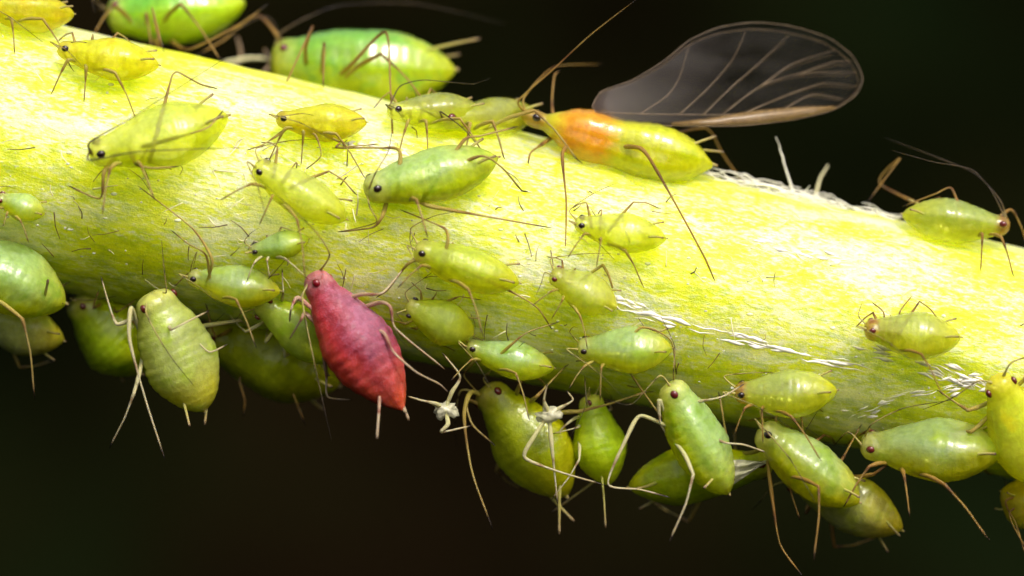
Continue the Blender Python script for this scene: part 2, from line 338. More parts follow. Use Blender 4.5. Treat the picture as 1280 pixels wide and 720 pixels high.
# ------------------------------------------------------------------ the stem
V, F = [], []
X0, X1, NL, NR = -13.0, 13.0, 300, 150
side = Vector((0, -1, 0)); upv = AX.cross(side)
if upv.z < 0: upv = -upv
for i in range(NL + 1):
    s = X0 + (X1 - X0) * i / NL
    c = stem_centre(s); R0 = stem_r(s)
    for k in range(NR):
        a = 2 * math.pi * k / NR
        rr = R0 * (1 + 0.010 * noise.noise(Vector((s * 0.5, math.cos(a) * 1.3, math.sin(a) * 1.3))))
        rr += 0.028 * noise.noise(Vector((s * 0.12, math.cos(a) * 7, math.sin(a) * 7))) + 0.010 * noise.noise(Vector((s * 0.5, math.cos(a) * 22, math.sin(a) * 22)))
        rr += 0.012 * noise.noise(Vector((s * 3, math.cos(a) * 6, math.sin(a) * 6)))
        V.append(c + (side * math.cos(a) + upv * math.sin(a)) * (rr - 0.012))
for i in range(NL):
    for k in range(NR):
        a = i * NR + k; b = i * NR + (k + 1) % NR
        F.append((a, b, b + NR, a + NR))
F.append(tuple(range(NR))); F.append(tuple(reversed(range(NL * NR, NL * NR + NR))))
root = bpy.data.objects.new('plant_stem', None); COL.objects.link(root); root.location = (0, 0, 0)
set_props(root, 'thick juicy yellow-green plant stem crowded with aphids', 'stem')
# the stalk's own frame lies along its axis, so that its grain runs lengthwise
rotm = Matrix((AX, AX.cross(upv) * -1, upv)).transposed()
if rotm.determinant() < 0: rotm = Matrix((AX, AX.cross(upv), upv)).transposed()
inv = rotm.inverted()
stalk = mesh_obj('stalk', [inv @ v for v in V], F, M['stem'], root, matrix=rotm.to_4x4())

def skin_path(pts, h, n=8):
    return smooth_path([on_stem(x, y, h) for x, y in pts], n)

# matted white fibres on the crest of the stem
V, F, T = [], [], []
for k in range(95):
    px = random.choice((random.uniform(880, 1010), random.uniform(960, 1120))); py0 = 178 + 0.2285 * px - 151 * (1 - 0.0001 * px) + 2
    base = at(px, py0, random.uniform(-0.55, 0.35)); base = to_skin(base, 0.02)
    ln = random.uniform(0.3, 1.5) * 0.6; ang = random.gauss(0.0, 0.35); p = base.copy(); path = [p.copy()]
    d = (AX * random.choice((-1, 1)) + Vector((0, random.gauss(0, 0.3), 0)) + skin_normal(base) * abs(random.gauss(0, 0.16))).normalized()
    for s in range(7):
        d = (d + Vector((random.gauss(0, .15), random.gauss(0, .18), random.gauss(0, .15)))).normalized()
        p = p + d * ln / 7
        q, c = stem_dist(p)
        if q < stem_r(c.x) + 0.015: p = to_skin(p, 0.02)
        if q > stem_r(c.x) + 0.14: p = to_skin(p, 0.12)
        path.append(p.copy())
    r0 = random.uniform(0.006, 0.016); tube(smooth_path(path, 3), lambda t: r0 * (1 - 0.6 * t), 5, V, F, T)
set_props(mesh_obj('fibre_mat', V, F, M['fibre'], root), kind='stuff')
for pts, r0, mk in (([(992, 243, 0.0), (984, 215, -.05), (976, 192, -.1), (970, 171, -.12)], 0.022, 'fibre'),
                    ([(288, 95, 2.2), (300, 70, 2.4), (296, 45, 2.5)], 0.05, 'bit_dark'), ([(320, 100, 1.9), (338, 80, 2.1), (330, 62, 2.2)], 0.045, 'bit_dark'), ([(268, 85, 2.4), (310, 72, 2.3), (345, 76, 2.2)], 0.05, 'bit_pale'),
                    ([(1016, 252, 0.9), (1024, 228, 1.0), (1034, 206, 1.1)], 0.026, 'bit_pale'),
                    ([(930, 235, -.3), (912, 222, -.35), (900, 214, -.4)], 0.014, 'fibre'),
                    ([(1003, 246, -.2), (1008, 238, -.25), (1012, 232, -.3)], 0.014, 'fibre'),
                    ([(985, 240, -.3), (960, 232, -.4), (938, 228, -.4), (905, 224, -.4), (880, 228, -.45)], 0.022, 'fibre'),
                    ([(1100, 268, -.2), (1060, 262, -.2), (1020, 252, -.2), (985, 240, -.3)], 0.02, 'fibre')):
    ph = smooth_path([at(*p) for p in pts], 7)
    for i in range(len(ph)): ph[i] = ph[i] + Vector((noise.noise(ph[i] * 6), 0, noise.noise(ph[i] * 6 + Vector((9, 0, 0))))) * 0.03
    V, F, T = tube(ph, lambda t: r0 * (1 - 0.55 * t), 6)
    mesh_obj('hair', V, F, M[mk], root)
# pale frayed ridges lying along the stem
V, F, T = [], [], []
for pts in ([(745, 372), (800, 392), (860, 408), (930, 424), (1000, 442), (1090, 462)], [(690, 345), (740, 364), (800, 385)],
            [(1080, 430), (1160, 455), (1240, 490)], [(1060, 520), (1110, 505), (1180, 487), (1235, 478)],
            [(930, 300), (1000, 318), (1060, 330)], [(430, 180), (470, 185), (520, 200)]):
    for k in range(34):
        o = (random.gauss(0, 9), random.gauss(0, 4.5)); a = random.uniform(0, 0.92); b = min(1, a + random.uniform(0.04, 0.22))
        full = skin_path([(x + o[0], y + o[1]) for x, y in pts], 0.004, 8)
        seg = full[int(a * (len(full) - 1)): max(int(b * (len(full) - 1)), int(a * (len(full) - 1)) + 3)]
        if len(seg) < 3: continue
        seg = [p + Vector((0, 0, 0.05 * noise.noise(p * 5 + Vector((k, 0, 0))))) for p in seg]
        r0 = random.choice((random.uniform(0.005, 0.012), random.uniform(0.015, 0.034))); tube(seg, lambda t: r0 * (0.25 + math.sin(math.pi * t)) * (1 + 0.5 * noise.noise(Vector((t * 9, k, 0)))), 6, V, F, T)
set_props(mesh_obj('frayed_fibres', V, F, M['fibre'], root), kind='stuff')

# ------------------------------------------------------------------ aphids
APTEROUS = [(0, .14), (.012, .28), (.04, .40), (.08, .46), (.13, .48), (.17, .53), (.25, .66), (.35, .80), (.45, .93), (.54, 1.0), (.62, .99), (.72, .90), (.81, .74), (.88, .57), (.93, .42), (.965, .28), (.985, .17), (1.0, .06)]
LEAN = [(0, .18), (.012, .36), (.04, .50), (.08, .57), (.13, .60), (.17, .65), (.25, .78), (.35, .90), (.45, .97), (.54, 1.0), (.62, .98), (.72, .90), (.81, .76), (.88, .60), (.93, .44), (.965, .29), (.985, .17), (1.0, .06)]
ANGULAR = [(0, .14), (.012, .28), (.04, .38), (.08, .44), (.13, .47), (.16, .50), (.20, .60), (.28, .72), (.36, .84), (.45, .96), (.55, 1.0), (.66, .96), (.76, .80), (.86, .56), (.93, .34), (.97, .18), (1.0, .05)]
ALATE = [(0, .10), (.012, .19), (.03, .27), (.06, .31), (.09, .30), (.12, .28), (.15, .38), (.20, .56), (.27, .80), (.34, .90), (.41, .88), (.47, .84), (.52, .86), (.6, .95), (.68, 1.0), (.78, .95), (.87, .76), (.93, .5), (.965, .28), (.985, .16), (1.0, .05)]
SEG = [.145, .21, .29, .37, .44, .51, .58, .65, .72, .79, .86, .92]
def smooth_tab(tab):
    xs = np.array([a for a, _ in tab]); ys = np.array([b for _, b in tab])
    g = np.linspace(0, 1, 401); v = np.interp(g, xs, ys)
    k = np.array([1, 2, 3, 4, 3, 2, 1.0]); k /= k.sum()
    vp = np.pad(v, 3, mode='edge'); v2 = np.convolve(vp, k, 'valid'); v2[0] = v[0]
    return lambda t: float(np.interp(t, g, v2))

def body_mesh(L, W, prof, seed, groove=0.03, bend=0.0, flat=0.9):
    f = smooth_tab(prof); NS, NK = 84, 36; V, F = [], []
    u = np.linspace(0, 1, NS + 1); ts = 0.5 - 0.5 * np.cos(np.pi * u); ts = 0.35 * ts + 0.65 * u
    for t in ts:
        w = f(t) * W / 2
        g = sum(math.exp(-((t - s) / 0.011) ** 2) for s in SEG)
        hw = w; ht = w * flat; hb = w * flat * 0.95
        xx = L / 2 - t * L
        lift = bend * L * (4 * (t - .5) ** 2 - 0.4)
        for k in range(NK):
            a = 2 * math.pi * k / NK; cy, cz = math.cos(a), math.sin(a)
            ex = 0.92
            y = math.copysign(abs(cy) ** ex, cy) * hw; z = math.copysign(abs(cz) ** ex, cz) * (ht if cz > 0 else hb)
            mar = max(0, 1 - abs(cz - 0.22) / 0.26); rim = max(0, 1 - abs(cz + 0.12) / 0.30)                      # soft fold along the flank
            fac = math.cos(5 * a + seed) * 0.5 + math.cos(3 * a + 2 * seed) * 0.5; ab = min(1, max(0, (t - .16) / .12)); q = 1 - groove * g * (0.6 + 0.4 * max(0, cz)) - 0.065 * mar * mar * ab + 0.030 * fac * ab + 0.035 * rim * ab * (1 - 1.6 * groove / .014 * 0.35 * g)
            q += 0.06 * noise.noise(Vector((t * 5 + seed * 9.1, cy * 1.5, cz * 1.5))) + 0.018 * noise.noise(Vector((t * 20 + seed, cy * 4, cz * 4)))
            V.append((xx + 0.006 * L * noise.noise(Vector((t * 9, cy * 2, cz * 2 + seed))), y * q, z * q + lift))
    for i in range(NS):
        for k in range(NK):
            a = i * NK + k; b = i * NK + (k + 1) % NK
            F.append((a, b, b + NK, a + NK))
    F.append(tuple(reversed(range(NK)))); F.append(tuple(range(NS * NK, NS * NK + NK)))
    return V, F, f

def ball(r, seed=0, seg=12, rings=8, sq=(1, 1, 1)):
    V, F = [], []
    for i in range(rings + 1):
        th = math.pi * i / rings
        for k in range(seg):
            ph = 2 * math.pi * k / seg
            q = r * (1 + 0.06 * noise.noise(Vector((th * 3, ph * 2, seed))))
            V.append(Vector((math.sin(th) * math.cos(ph) * sq[0], math.sin(th) * math.sin(ph) * sq[1], math.cos(th) * sq[2])) * q)
    for i in range(rings):
        for k in range(seg):
            a = i * seg + k; b = i * seg + (k + 1) % seg
            F.append((a, a + seg, b + seg, b))
    return V, F

FEMUR = lerp_tab([(0, .030), (.06, .046), (.12, .040), (.28, .048), (.40, .036), (.455, .030), (.475, .036), (.50, .026), (.6, .019), (.72, .020), (.85, .017), (.89, .023), (.92, .015), (.985, .014), (1, .005)])
ANT = lerp_tab([(0, .034), (.03, .036), (.06, .024), (.1, .019), (.30, .015), (.31, .018), (.33, .013), (.55, .011), (.57, .014), (.6, .010), (.80, .008), (1, .004)])
HORN = lerp_tab([(0, .060), (.15, .046), (.6, .036), (.88, .032), (.93, .042), (1, .030)])
COUNT = [0]

def px_path(start, pts, hdef, n=7):
    out = [start]; y = start.y
    for p in pts:
        h = p[2] if len(p) > 2 else hdef
        if isinstance(h, str): q = at(p[0], p[1], float(h))
        else:
            q = on_stem(p[0], p[1], h, miss=y)
        out.append(q); y = q.y
    return smooth_path(out, n)

def aphid(label, head, tail, width, mat, k=1.3, hh=None, ht=None, yh=None, yt=None, dors=None, prof=APTEROUS, ants=None, legs=None,
          leg='leg', ant='antenna', eye='eye', horns=True, bend=0.02, lift=0.42, group=None, scale_leg=1.0, flat=0.9, autolegs=True, hornpx=None,
          name='aphid', groove=0.014, eyes=True):
    COUNT[0] += 1; sd = COUNT[0] * 1.7; rs = random.Random(COUNT[0] * 31)
    W = width / PX; h0 = lift * W
    def place(p, h, y):
        return at(p[0], p[1], y) if y is not None else on_stem(p[0], p[1], h0 if h is None else h)
    H = place(head, hh, yh); T_ = place(tail, ht, yt)
    mid = (H + T_) / 2
    X = (H - T_); L = X.length; X.normalize()
    n = Vector(dors) if dors else skin_normal(mid) + Vector((0, 0, k))
    Z = (n - X * n.dot(X)).normalized(); Y = Z.cross(X)
    rot = Matrix((X, Y, Z)).transposed()
    base = to_skin(mid, 0.0) if stem_dist(mid)[0] - stem_r(mid.x) < W else mid - Z * W * 0.5
    r = bpy.data.objects.new(name, None); COL.objects.link(r); r.location = base
    r.empty_display_size = 0.3
    set_props(r, label, 'aphid', group or 'aphids feeding on the stem')
    V, F, f = body_mesh(L, W, prof, sd, bend=bend, flat=flat, groove=groove)
    body = mesh_obj('body', V, F, M[mat], r, matrix=Matrix.Translation(mid - base) @ rot.to_4x4())
    def loc(t, y, z):
        w = f(t) * W / 2
        return mid + X * (L / 2 - t * L) + Y * (y * w) + Z * (z * w * flat + bend * L * (4 * (t - .5) ** 2 - 0.4))
    # eyes
    if eyes:
        er = min(0.062, max(0.042, 0.032 * L))
        for s in (1, -1):
            c = loc(0.075, 0.90 * s, 0.42)
            v, fc = ball(er, sd, sq=(1.15, 0.8, 1))
            mesh_obj('eye', v, fc, M[eye], r, matrix=Matrix.Translation(c - base) @ rot.to_4x4())
    # feelers
    thick = max(0.5, min(0.8, L / 2.6))
    for i, s in enumerate((1, -1)):
        b = loc(0.02, 0.55 * s, 0.3)
        if ants and i < len(ants) and ants[i]:
            path = px_path(b, ants[i], 0.3)
        else:
            l = L * rs.uniform(0.75, 1.05) * 0.8
            out = Y * s
            p1 = b + (X * 0.5 + out * 0.45 + Z * 0.35) * l * 0.28
            tgt = b + (out * rs.uniform(0.7, 1.0) - X * rs.uniform(-0.2, 0.9)) * l
            tgt2 = to_skin(tgt, rs.uniform(0.05, 0.3)) if stem_dist(tgt)[0] - stem_r(tgt.x) < 0.9 else tgt
            path = smooth_path([b, p1, p1.lerp(tgt2, 0.5) + Z * 0.06 * l, tgt2], 7)
        V, F, T = tube(path, lambda t: ANT(t) * thick, 6)
        mesh_obj('antenna', V, F, M[ant], r, T, base=base)
    # legs
    hips = [(0.20, 0.62), (0.29, 0.66), (0.38, 0.66)]
    slots = [(i, s) for i in range(3) for s in (1, -1)]
    done = {}
    for spec in (legs or []):
        key = spec[0]; done[key] = spec[1:]
    for i, s in slots:
        t, yy = hips[i]; b = loc(t, yy * s, -0.55)
        if (i, s) in done:
            path = px_path(b, done[(i, s)], 0.12)
        elif not autolegs: continue
        else:
            l = L * (0.62, 0.66, 0.92)[i] * rs.uniform(0.85, 1.1) * scale_leg
            fwd = (0.55, -0.05, -0.75)[i] + rs.uniform(-0.15, 0.15)
            ft = b + (Y * s * 0.75 + X * fwd) * l * 0.75 - Z * 0.2 * l
            g = stem_dist(ft)
            if abs(g[0] - stem_r(g[1].x)) < l * 0.6: ft = to_skin(ft, 0.012)
            kn = b.lerp(ft, 0.42) + (Z * 0.30 + Y * s * 0.12) * l * rs.uniform(0.7, 1.1)
            dk = stem_dist(kn)
            if dk[0] < stem_r(dk[1].x) + 0.05: kn = to_skin(kn, 0.08)
            tip = ft + (ft - kn).normalized() * 0.02
            ank = kn.lerp(ft, 0.93)
            da = stem_dist(ank)
            if da[0] < stem_r(da[1].x) + 0.03: ank = to_skin(ank, 0.03)
            tip = to_skin(ft + (ft - ank) * 0.8, 0.012) if abs(g[0] - stem_r(g[1].x)) < l * 0.6 else ft + (ft - ank) * 0.5
            f1_ = b.lerp(kn, 0.5) + Z * 0.02 * l; t1 = kn.lerp(ank, 0.5) + Z * 0.03 * l
            path = smooth_path([b, f1_, kn], 5)[:-1] + smooth_path([kn, t1, ank], 6)[:-1] + [ank, tip]
        V, F, T = tube(path, lambda t: FEMUR(t) * thick * (1 + 0.16 * noise.noise(Vector((t * 14, sd, i + s)))), 7)
        mesh_obj('leg', V, F, M[leg], r, T, base=base)
    # cornicles and cauda
    if horns:
        for i, s in enumerate((1, -1)):
            b = loc(0.80, 0.72 * s, 0.45)
            if hornpx and i < len(hornpx):
                e = at(hornpx[i][0], hornpx[i][1], b.y + hornpx[i][2] if len(hornpx[i]) > 2 else b.y)
                if len(hornpx[i]) > 4:
                    c0 = at(hornpx[i][3], hornpx[i][4], b.y)
                    b = min((loc(0.80, 0.6 * q, 0.2) for q in (1, -1)), key=lambda v: (v - c0).length)
            else:
                e = b + (-X * 0.8 + Y * s * 0.25 + Z * 0.25).normalized() * L * 0.17
            V, F, T = tube(smooth_path([b, b.lerp(e, .5) + Z * 0.01, e], 5), lambda t: HORN(t) * thick * 0.75, 9)
            mesh_obj('cornicle', V, F, M['horn'] if mat != 'pink' else M['pink_leg'], r, T, base=base)
        b = loc(0.955, 0, 0.2); e = b - X * L * 0.07
        V, F, T = tube(smooth_path([b, e], 5), lambda t: 0.055 * thick * (1 - 0.6 * t) * max(0.6, W), 8)
        mesh_obj('cauda', V, F, M['horn'] if mat != 'pink' else M['pink_leg'], r, T, base=base)
    # short bristles on the rim are too fine to see
    return r, loc, base, (X, Y, Z, L, W)

A = aphid
# --- the winged one on the crest
wr, wloc, wbase, wax = A('winged aphid with orange thorax and clear veined wings raised over its back', (652, 146), (890, 210), 84, 'winged', yh=-.75, yt=-.75, dors=(0.0, -.25, 1), prof=ALATE,
  ants=[[(655, 122, '-.5'), (692, 84, '.1'), (755, 80, '1.2')], [(648, 126, '-.9'), (690, 88, '-1.0'), (740, 42, '-1.1'), (797, -2, '-1.2')]],
  legs=[((0, -1), (664, 190, '-1.2'), (660, 205, '-1.35')), ((1, -1), (703, 192, '-1.5'), (708, 255, '-1.75'), (706, 322, '-1.9'), (704, 330, '-1.9')), ((2, -1), (800, 185, '-1.45'), (822, 215, '-1.5'), (880, 320, '-1.8'), (897, 360, '-1.85')),
        ((0, 1), (690, 130, '-.3'), (693, 95, '0'), (700, 88, '.2')), ((1, 1), (735, 150, '.1'), (760, 140, '.6'), (790, 190, '.9')), ((2, 1), (880, 160, '.3'), (905, 195, '.5'), (940, 245, '.6'))],
  leg='brown_leg', ant='brown_leg', eye='black_eye', hornpx=[(895, 170, 0.5), (905, 190, -.3, 850, 188)], name='winged_aphid', lift=.4, groove=.02)

def wing(parent, base, outline, depth, veins, band, tilt):
    """a forewing: membrane with its own veins; depth(px, py) is the distance behind the axis plane"""
    c = (sum(p[0] for p in outline) / len(outline), sum(p[1] for p in outline) / len(outline))
    ol = smooth_path([Vector((x, y, 0)) for x, y in outline + outline[:1]], 6)[:-1]
    V, F = [], []; NR_ = 10; n = len(ol)
    for j in range(NR_ + 1):
        q = j / NR_
        for p in ol:
            x = c[0] + (p.x - c[0]) * q; y = c[1] + (p.y - c[1]) * q
            V.append(at(x, y, depth(x, y) + 0.02 * noise.noise(Vector((x * .02, y * .03, tilt)))))
    for j in range(NR_):
        for k in range(n):
            a = j * n + k; b = j * n + (k + 1) % n
            F.append((a, b, b + n, a + n))
    w = mesh_obj('wing', V, F, M['wing'], parent, base=base)
    so = w.modifiers.new('thickness', 'SOLIDIFY'); so.thickness = 0.006
    lim = [Vector((x, y, 0)) for x, y in outline]
    def rib(pts, r0, nm, mk, r1=0.4):
        pth = smooth_path([at(x, y, depth(x, y)) for x, y in pts], 8)
        v, f_, t_ = tube(pth, lambda t: r0 * (1 - (1 - r1) * t), 6)
        mesh_obj(nm, v, f_, M[mk], w, base=base)
    rib(outline + outline[:1], 0.006, 'margin', 'vein', 1)
    for pts in veins: rib(pts, 0.0075, 'vein', 'vein')
    v, f_ = [], []
    for (x, y0, y1) in band:
        for yy in (y0, y1):
            for dy in (-0.008, 0.008): v.append(at(x, yy, depth(x, yy) - 0.012 + dy))
    for i in range(len(band) - 1):
        a = i * 4
        f_ += [(a, a + 4, a + 6, a + 2), (a + 1, a + 3, a + 7, a + 5), (a, a + 1, a + 5, a + 4), (a + 2, a + 6, a + 7, a + 3)]
    f_ += [(0, 2, 3, 1), (len(v) - 4, len(v) - 3, len(v) - 1, len(v) - 2)]
    mesh_obj('edge_band', v, f_, M['stigma'], w, base=base)
    return w
OUT = [(740, 132), (752, 114), (790, 100), (830, 76), (862, 50), (900, 34), (945, 28), (990, 33), (1035, 47), (1065, 70), (1078, 97), (1070, 118), (1040, 138), (990, 150), (930, 157), (870, 158), (800, 156), (755, 152)]
VEINS = [[(748, 140), (800, 142), (860, 143), (920, 143), (985, 140)], [(800, 143), (835, 118), (850, 95), (862, 55)], [(850, 143), (885, 110), (915, 75), (932, 40)], [(880, 143), (915, 108), (945, 82), (985, 45)],
         [(905, 142), (950, 108), (1000, 92), (1070, 90)], [(950, 108), (990, 80), (1045, 62)], [(1000, 92), (1040, 78), (1066, 76)], [(930, 142), (985, 118), (1030, 104), (1070, 108)], [(975, 140), (1015, 118), (1055, 124)]]
BAND = [(840, 153, 157), (880, 149, 157), (915, 143, 156), (950, 138, 154), (985, 135, 150), (1015, 133, 144), (1045, 133, 136)]
wing(wr, wbase, OUT, lambda x, y: -0.98 + (x - 740) / 340 * 0.9 + (157 - y) / 130 * 0.55 - 0.15 * math.sin((x - 740) / 340 * 3.0), VEINS, BAND, 1)
sh = lambda P_: [(740 + (x - 740) * 0.985, 150 + (y - 150) * 0.93) for x, y in P_]
wing(wr, wbase, sh(OUT), lambda x, y: -0.42 + (x - 740) / 340 * 0.75 - (157 - y) / 130 * 0.10 + 0.15 * math.sin((x - 740) / 340 * 3.0), [sh(v) for v in VEINS], [(740 + (x - 740) * .985, a, b) for x, a, b in BAND], 5)

# --- the pink one
A('pink and lavender waxy aphid, only reddish one in the colony', (388, 343), (502, 514), 90, 'pink', yh=-2.05, yt=-2.25, dors=(1, -.55, 0.5), prof=ANGULAR,
  ants=[[(378, 372, '-2.3'), (388, 430, '-2.4'), (403, 500, '-2.4'), (415, 553, '-2.3')], [(412, 318, '-2.6'), (395, 290, '-2.9'), (362, 258, '-3.0'), (322, 222, '-3.0')]],
  legs=[((0, -1), (452, 368, '-2.3'), (478, 366, '-2.45'), (505, 335, '-2.1'), (518, 322, '-2.0')), ((1, -1), (474, 378, '-2.3'), (488, 384, '-2.5'), (494, 410, '-2.4'), (548, 455, '-2.1'), (556, 462, '-2.0')),
        ((2, -1), (478, 415, '-2.5'), (492, 440, '-2.6'), (520, 465, '-2.5'), (549, 480, '-2.2'), (560, 490, '-2.1')),
        ((0, 1), (372, 372, '-2.2'), (364, 386, '-2.3'), (362, 402, '-2.0')), ((1, 1), (382, 392, '-2.1'), (376, 400, '-2.2'), (362, 424, '-1.9')), ((2, 1), (408, 470, '-1.8'), (410, 496, '-1.7'), (440, 500, '-1.6'))],
  leg='pink_leg', ant='antenna', eye='red_eye', hornpx=[(471, 549, -.02, 437, 498), (511, 526, -.05, 497, 495)], flat=.95, groove=.034, name='aphid')
# --- big ones behind the crest
A('plump dark green aphid standing behind the stem crest with arching dark antennae', (338, 78), (568, 92), 116, 'deep', yh=1.2, yt=1.2, dors=(0, .15, 1), prof=LEAN,
  ants=[[(352, 40, '1.2'), (420, 8, '1.5'), (520, 5, '1.8'), (632, 30, '2.2')], [(350, 45, '.9'), (330, 20, '.8'), (255, 62, '.6')]],
  legs=[((0, -1), (382, 60, '.2'), (390, 34, '0'), (350, 120, '-.6'), (330, 152, '-.7')), ((1, -1), (440, 80, '.1'), (482, 40, '-.3'), (488, 110, '-.9'), (491, 182, '-1.4'), (490, 200, '-1.5')), ((0, 1), (325, 20, '1.4'), (280, 50, '1.2'), (245, 70, '1'))],
  leg='brown_leg', ant='dark_antenna', hornpx=[(600, 48, .2), (575, 68, -.2)])
A('large blurred green aphid behind the stem above the pale nymph with crossed antennae', (135, 22), (306, 6), 96, 'deep', yh=1.5, yt=1.5, dors=(0, .1, 1), prof=LEAN, leg='brown_leg', ant='dark_antenna', horns=False,
  legs=[((2, -1), (235, 62, '.4'), (300, 30, '.3'), (335, 5, '.3')), ((1, -1), (200, 60, '.2'), (190, 10, '.1'), (205, 65, '-.6'))])
A('blurred yellow aphid riding on the crest of the stem beside a spotted yellow aphid', (-30, 8), (92, 20), 58, 'yellow', k=1.65)
A('yellow aphid with black eye and short arched antenna, near the stem crest', (72, 62), (198, 84), 58, 'yellow', k=1.65, eye='black_eye', ants=[None, [(95, 52, .5), (115, 55, .5), (133, 62, .45)]])
A('pale green nymph with two long dark antennae crossing over its back', (112, 196), (285, 148), 84, 'pale', k=1.55, eye='black_eye', ant='dark_antenna',
  ants=[[(112, 178, .9), (160, 150, 1.15), (210, 118, 1.2), (278, 75, .9)], [(112, 200, 1.1), (170, 190, 1.3), (250, 186, 1.2), (330, 184, .6)]],
  legs=[((2, 1), (215, 95, .7), (222, 90, .7), (250, 105, .5), (272, 111, .2)), ((2, -1), (245, 165, .9), (262, 158, .9), (280, 137, .8)), ((1, -1), (170, 205, .6), (190, 210, .7), (224, 208, .5)), ((0, -1), (130, 215, .5), (125, 248, .4), (85, 232, .1))])
A('bright yellow aphid with black eye below the plump dark green aphid', (345, 150), (458, 155), 52, 'yellow', k=1.65, eye='black_eye', ants=[None, [(355, 145, .5), (378, 142, .55), (400, 146, .5)]],
  legs=[((0, -1), (330, 180, .2), (308, 188, .05)), ((1, -1), (395, 170, .4), (401, 195, .3), (382, 212, .05)), ((2, -1), (425, 178, .4), (420, 184, .4), (475, 180, .1))])
A('whitish glassy nymph with black eye beside the long hind leg of the dark green aphid', (485, 140), (602, 140), 56, 'pale', k=1.65, eye='black_eye', ant='dark_antenna', ants=[None, [(500, 108, .5), (530, 100, .4), (590, 105, .2), (612, 98, .1)]])
A('pale green aphid tucked under the head of the winged aphid', (548, 152), (668, 142), 56, 'pale', k=1.55, ant='dark_antenna')
A('fresh green aphid with amber head and long trailing legs beneath the winged aphid head', (456, 240), (622, 200), 72, 'green', k=1.65, eye='black_eye', prof=LEAN, ants=[[(470, 215, .9), (485, 190, .8), (490, 165, .5)], [(462, 258, .5), (470, 278, .4), (425, 290, .1)]],
  legs=[((0, -1), (478, 270, .35), (466, 284, .3), (422, 290, .05)), ((2, -1), (600, 195, .8), (628, 210, .6), (652, 238, .1), (660, 239, .05)), ((1, -1), (530, 255, .4), (560, 262, .4), (690, 285, .08)), ((0, 1), (500, 190, .6), (475, 185, .4), (415, 185, .08)), ((2, 1), (580, 175, .7), (600, 170, .6), (648, 158, .4))])
A('translucent whitish aphid with narrow head pointing at the large pale nymph', (318, 208), (432, 276), 56, 'pale', k=1.45, eye='black_eye', prof=LEAN)
A('small plump lime aphid with bluish back beside the pink aphid head', (234, 347), (350, 366), 56, 'glass', k=2.05, eye='black_eye', ants=[None, [(240, 330, .5), (246, 315, .5), (240, 340, .3)]],
  legs=[((0, 1), (265, 325, .5), (240, 285, .25), (172, 232, .05)), ((1, 1), (258, 320, .4), (236, 305, .2), (214, 288, .05))])
A('slim green aphid with glittering back in the middle of the stem', (518, 312), (648, 356), 56, 'lime', k=1.75, prof=LEAN, eye='black_eye',
  legs=[((0, -1), (512, 328, .35), (485, 362, .1), (470, 372, .05)), ((2, -1), (640, 365, .3), (672, 385, .15), (690, 412, .05)), ((1, 1), (560, 300, .5), (555, 285, .4), (500, 262, .05))])
A('yellowish glassy nymph with black eye lying directly under the winged aphid abdomen', (718, 280), (832, 300), 52, 'pale', k=1.35, eye='black_eye')
A('faint pale nymph pressed flat against frayed white fibres', (688, 342), (770, 386), 54, 'pale', k=1.25, lift=.3)
A('oval mint green aphid with ringed back just below the frayed white fibres', (722, 436), (840, 437), 62, 'glass', k=1.55, eye='black_eye', legs=[((2, 1), (800, 410, .4), (838, 425, .2), (845, 468, .05))])
A('small blue-backed aphid with yellow belly beside a dark crumb', (582, 434), (692, 462), 52, 'glass', k=2.05, eye='black_eye', legs=[((0, -1), (590, 455, .3), (580, 470, .3), (604, 498, .1)), ((2, -1), (676, 475, .3), (682, 490, .3), (676, 520, .1)), ((1, 1), (640, 430, .4), (660, 415, .3), (700, 402, .05))])
A('tiny round glassy nymph just above the bright green pointed aphid', (-4, 248), (56, 268), 38, 'glass', k=1.65)
A('bright green aphid with pointed tail directly above the shaded olive aphid', (-70, 305), (80, 382), 92, 'green', k=1.55, hornpx=[(60, 350, -.3), (78, 380, -.2)])
A('shaded olive aphid under the bright green pointed aphid', (-40, 398), (80, 424), 66, 'grey_green', yh=-.6, yt=-.5, dors=(0, -.6, -.6))
A('grey-green aphid hanging head up under the stem with a dark antenna across its back', (188, 366), (254, 514), 92, 'grey_green', yh=-1.85, yt=-1.5, dors=(.55, -1, .3), prof=LEAN, leg='pale_leg',
  ants=[[(183, 392, '-2.3'), (200, 425, '-2.45'), (218, 452, '-2.5'), (242, 482, '-2.35')], [(208, 365, '-2.2'), (205, 335, '-2.3'), (202, 300, '-2.15')]],
  legs=[((0, 1), (168, 398, '-1.9'), (146, 405, '-1.9'), (136, 380, '-1.9'), (126, 345, '-1.95')), ((1, 1), (164, 385, '-2.1'), (162, 425, '-2.2'), (182, 500, '-2.1'), (206, 574, '-2')),
        ((0, -1), (213, 412, '-2.3'), (228, 405, '-2.4'), (262, 388, '-2.0')), ((1, -1), (245, 425, '-1.9'), (262, 440, '-1.9'), (285, 430, '-1.6'))], hornpx=[(237, 533, 0, 224, 505), (256, 531, 0, 252, 505)], groove=.02)
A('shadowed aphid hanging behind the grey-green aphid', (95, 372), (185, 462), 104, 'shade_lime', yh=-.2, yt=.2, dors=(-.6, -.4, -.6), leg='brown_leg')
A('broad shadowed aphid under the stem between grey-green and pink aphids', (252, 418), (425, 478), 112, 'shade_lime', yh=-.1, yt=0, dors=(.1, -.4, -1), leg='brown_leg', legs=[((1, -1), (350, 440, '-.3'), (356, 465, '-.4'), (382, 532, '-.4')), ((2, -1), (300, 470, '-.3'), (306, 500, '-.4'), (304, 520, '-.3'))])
A('yellow-green nymph half hidden behind the pink aphid', (322, 378), (432, 448), 66, 'lime', yh=-1.5, yt=-1.2, dors=(-.3, -1, -.3), leg='pale_leg')
A('olive nymph camouflaged on the stem between pink aphid and blue-backed aphid', (508, 382), (592, 418), 54, 'lime', k=0.70, lift=.3, eye='black_eye')
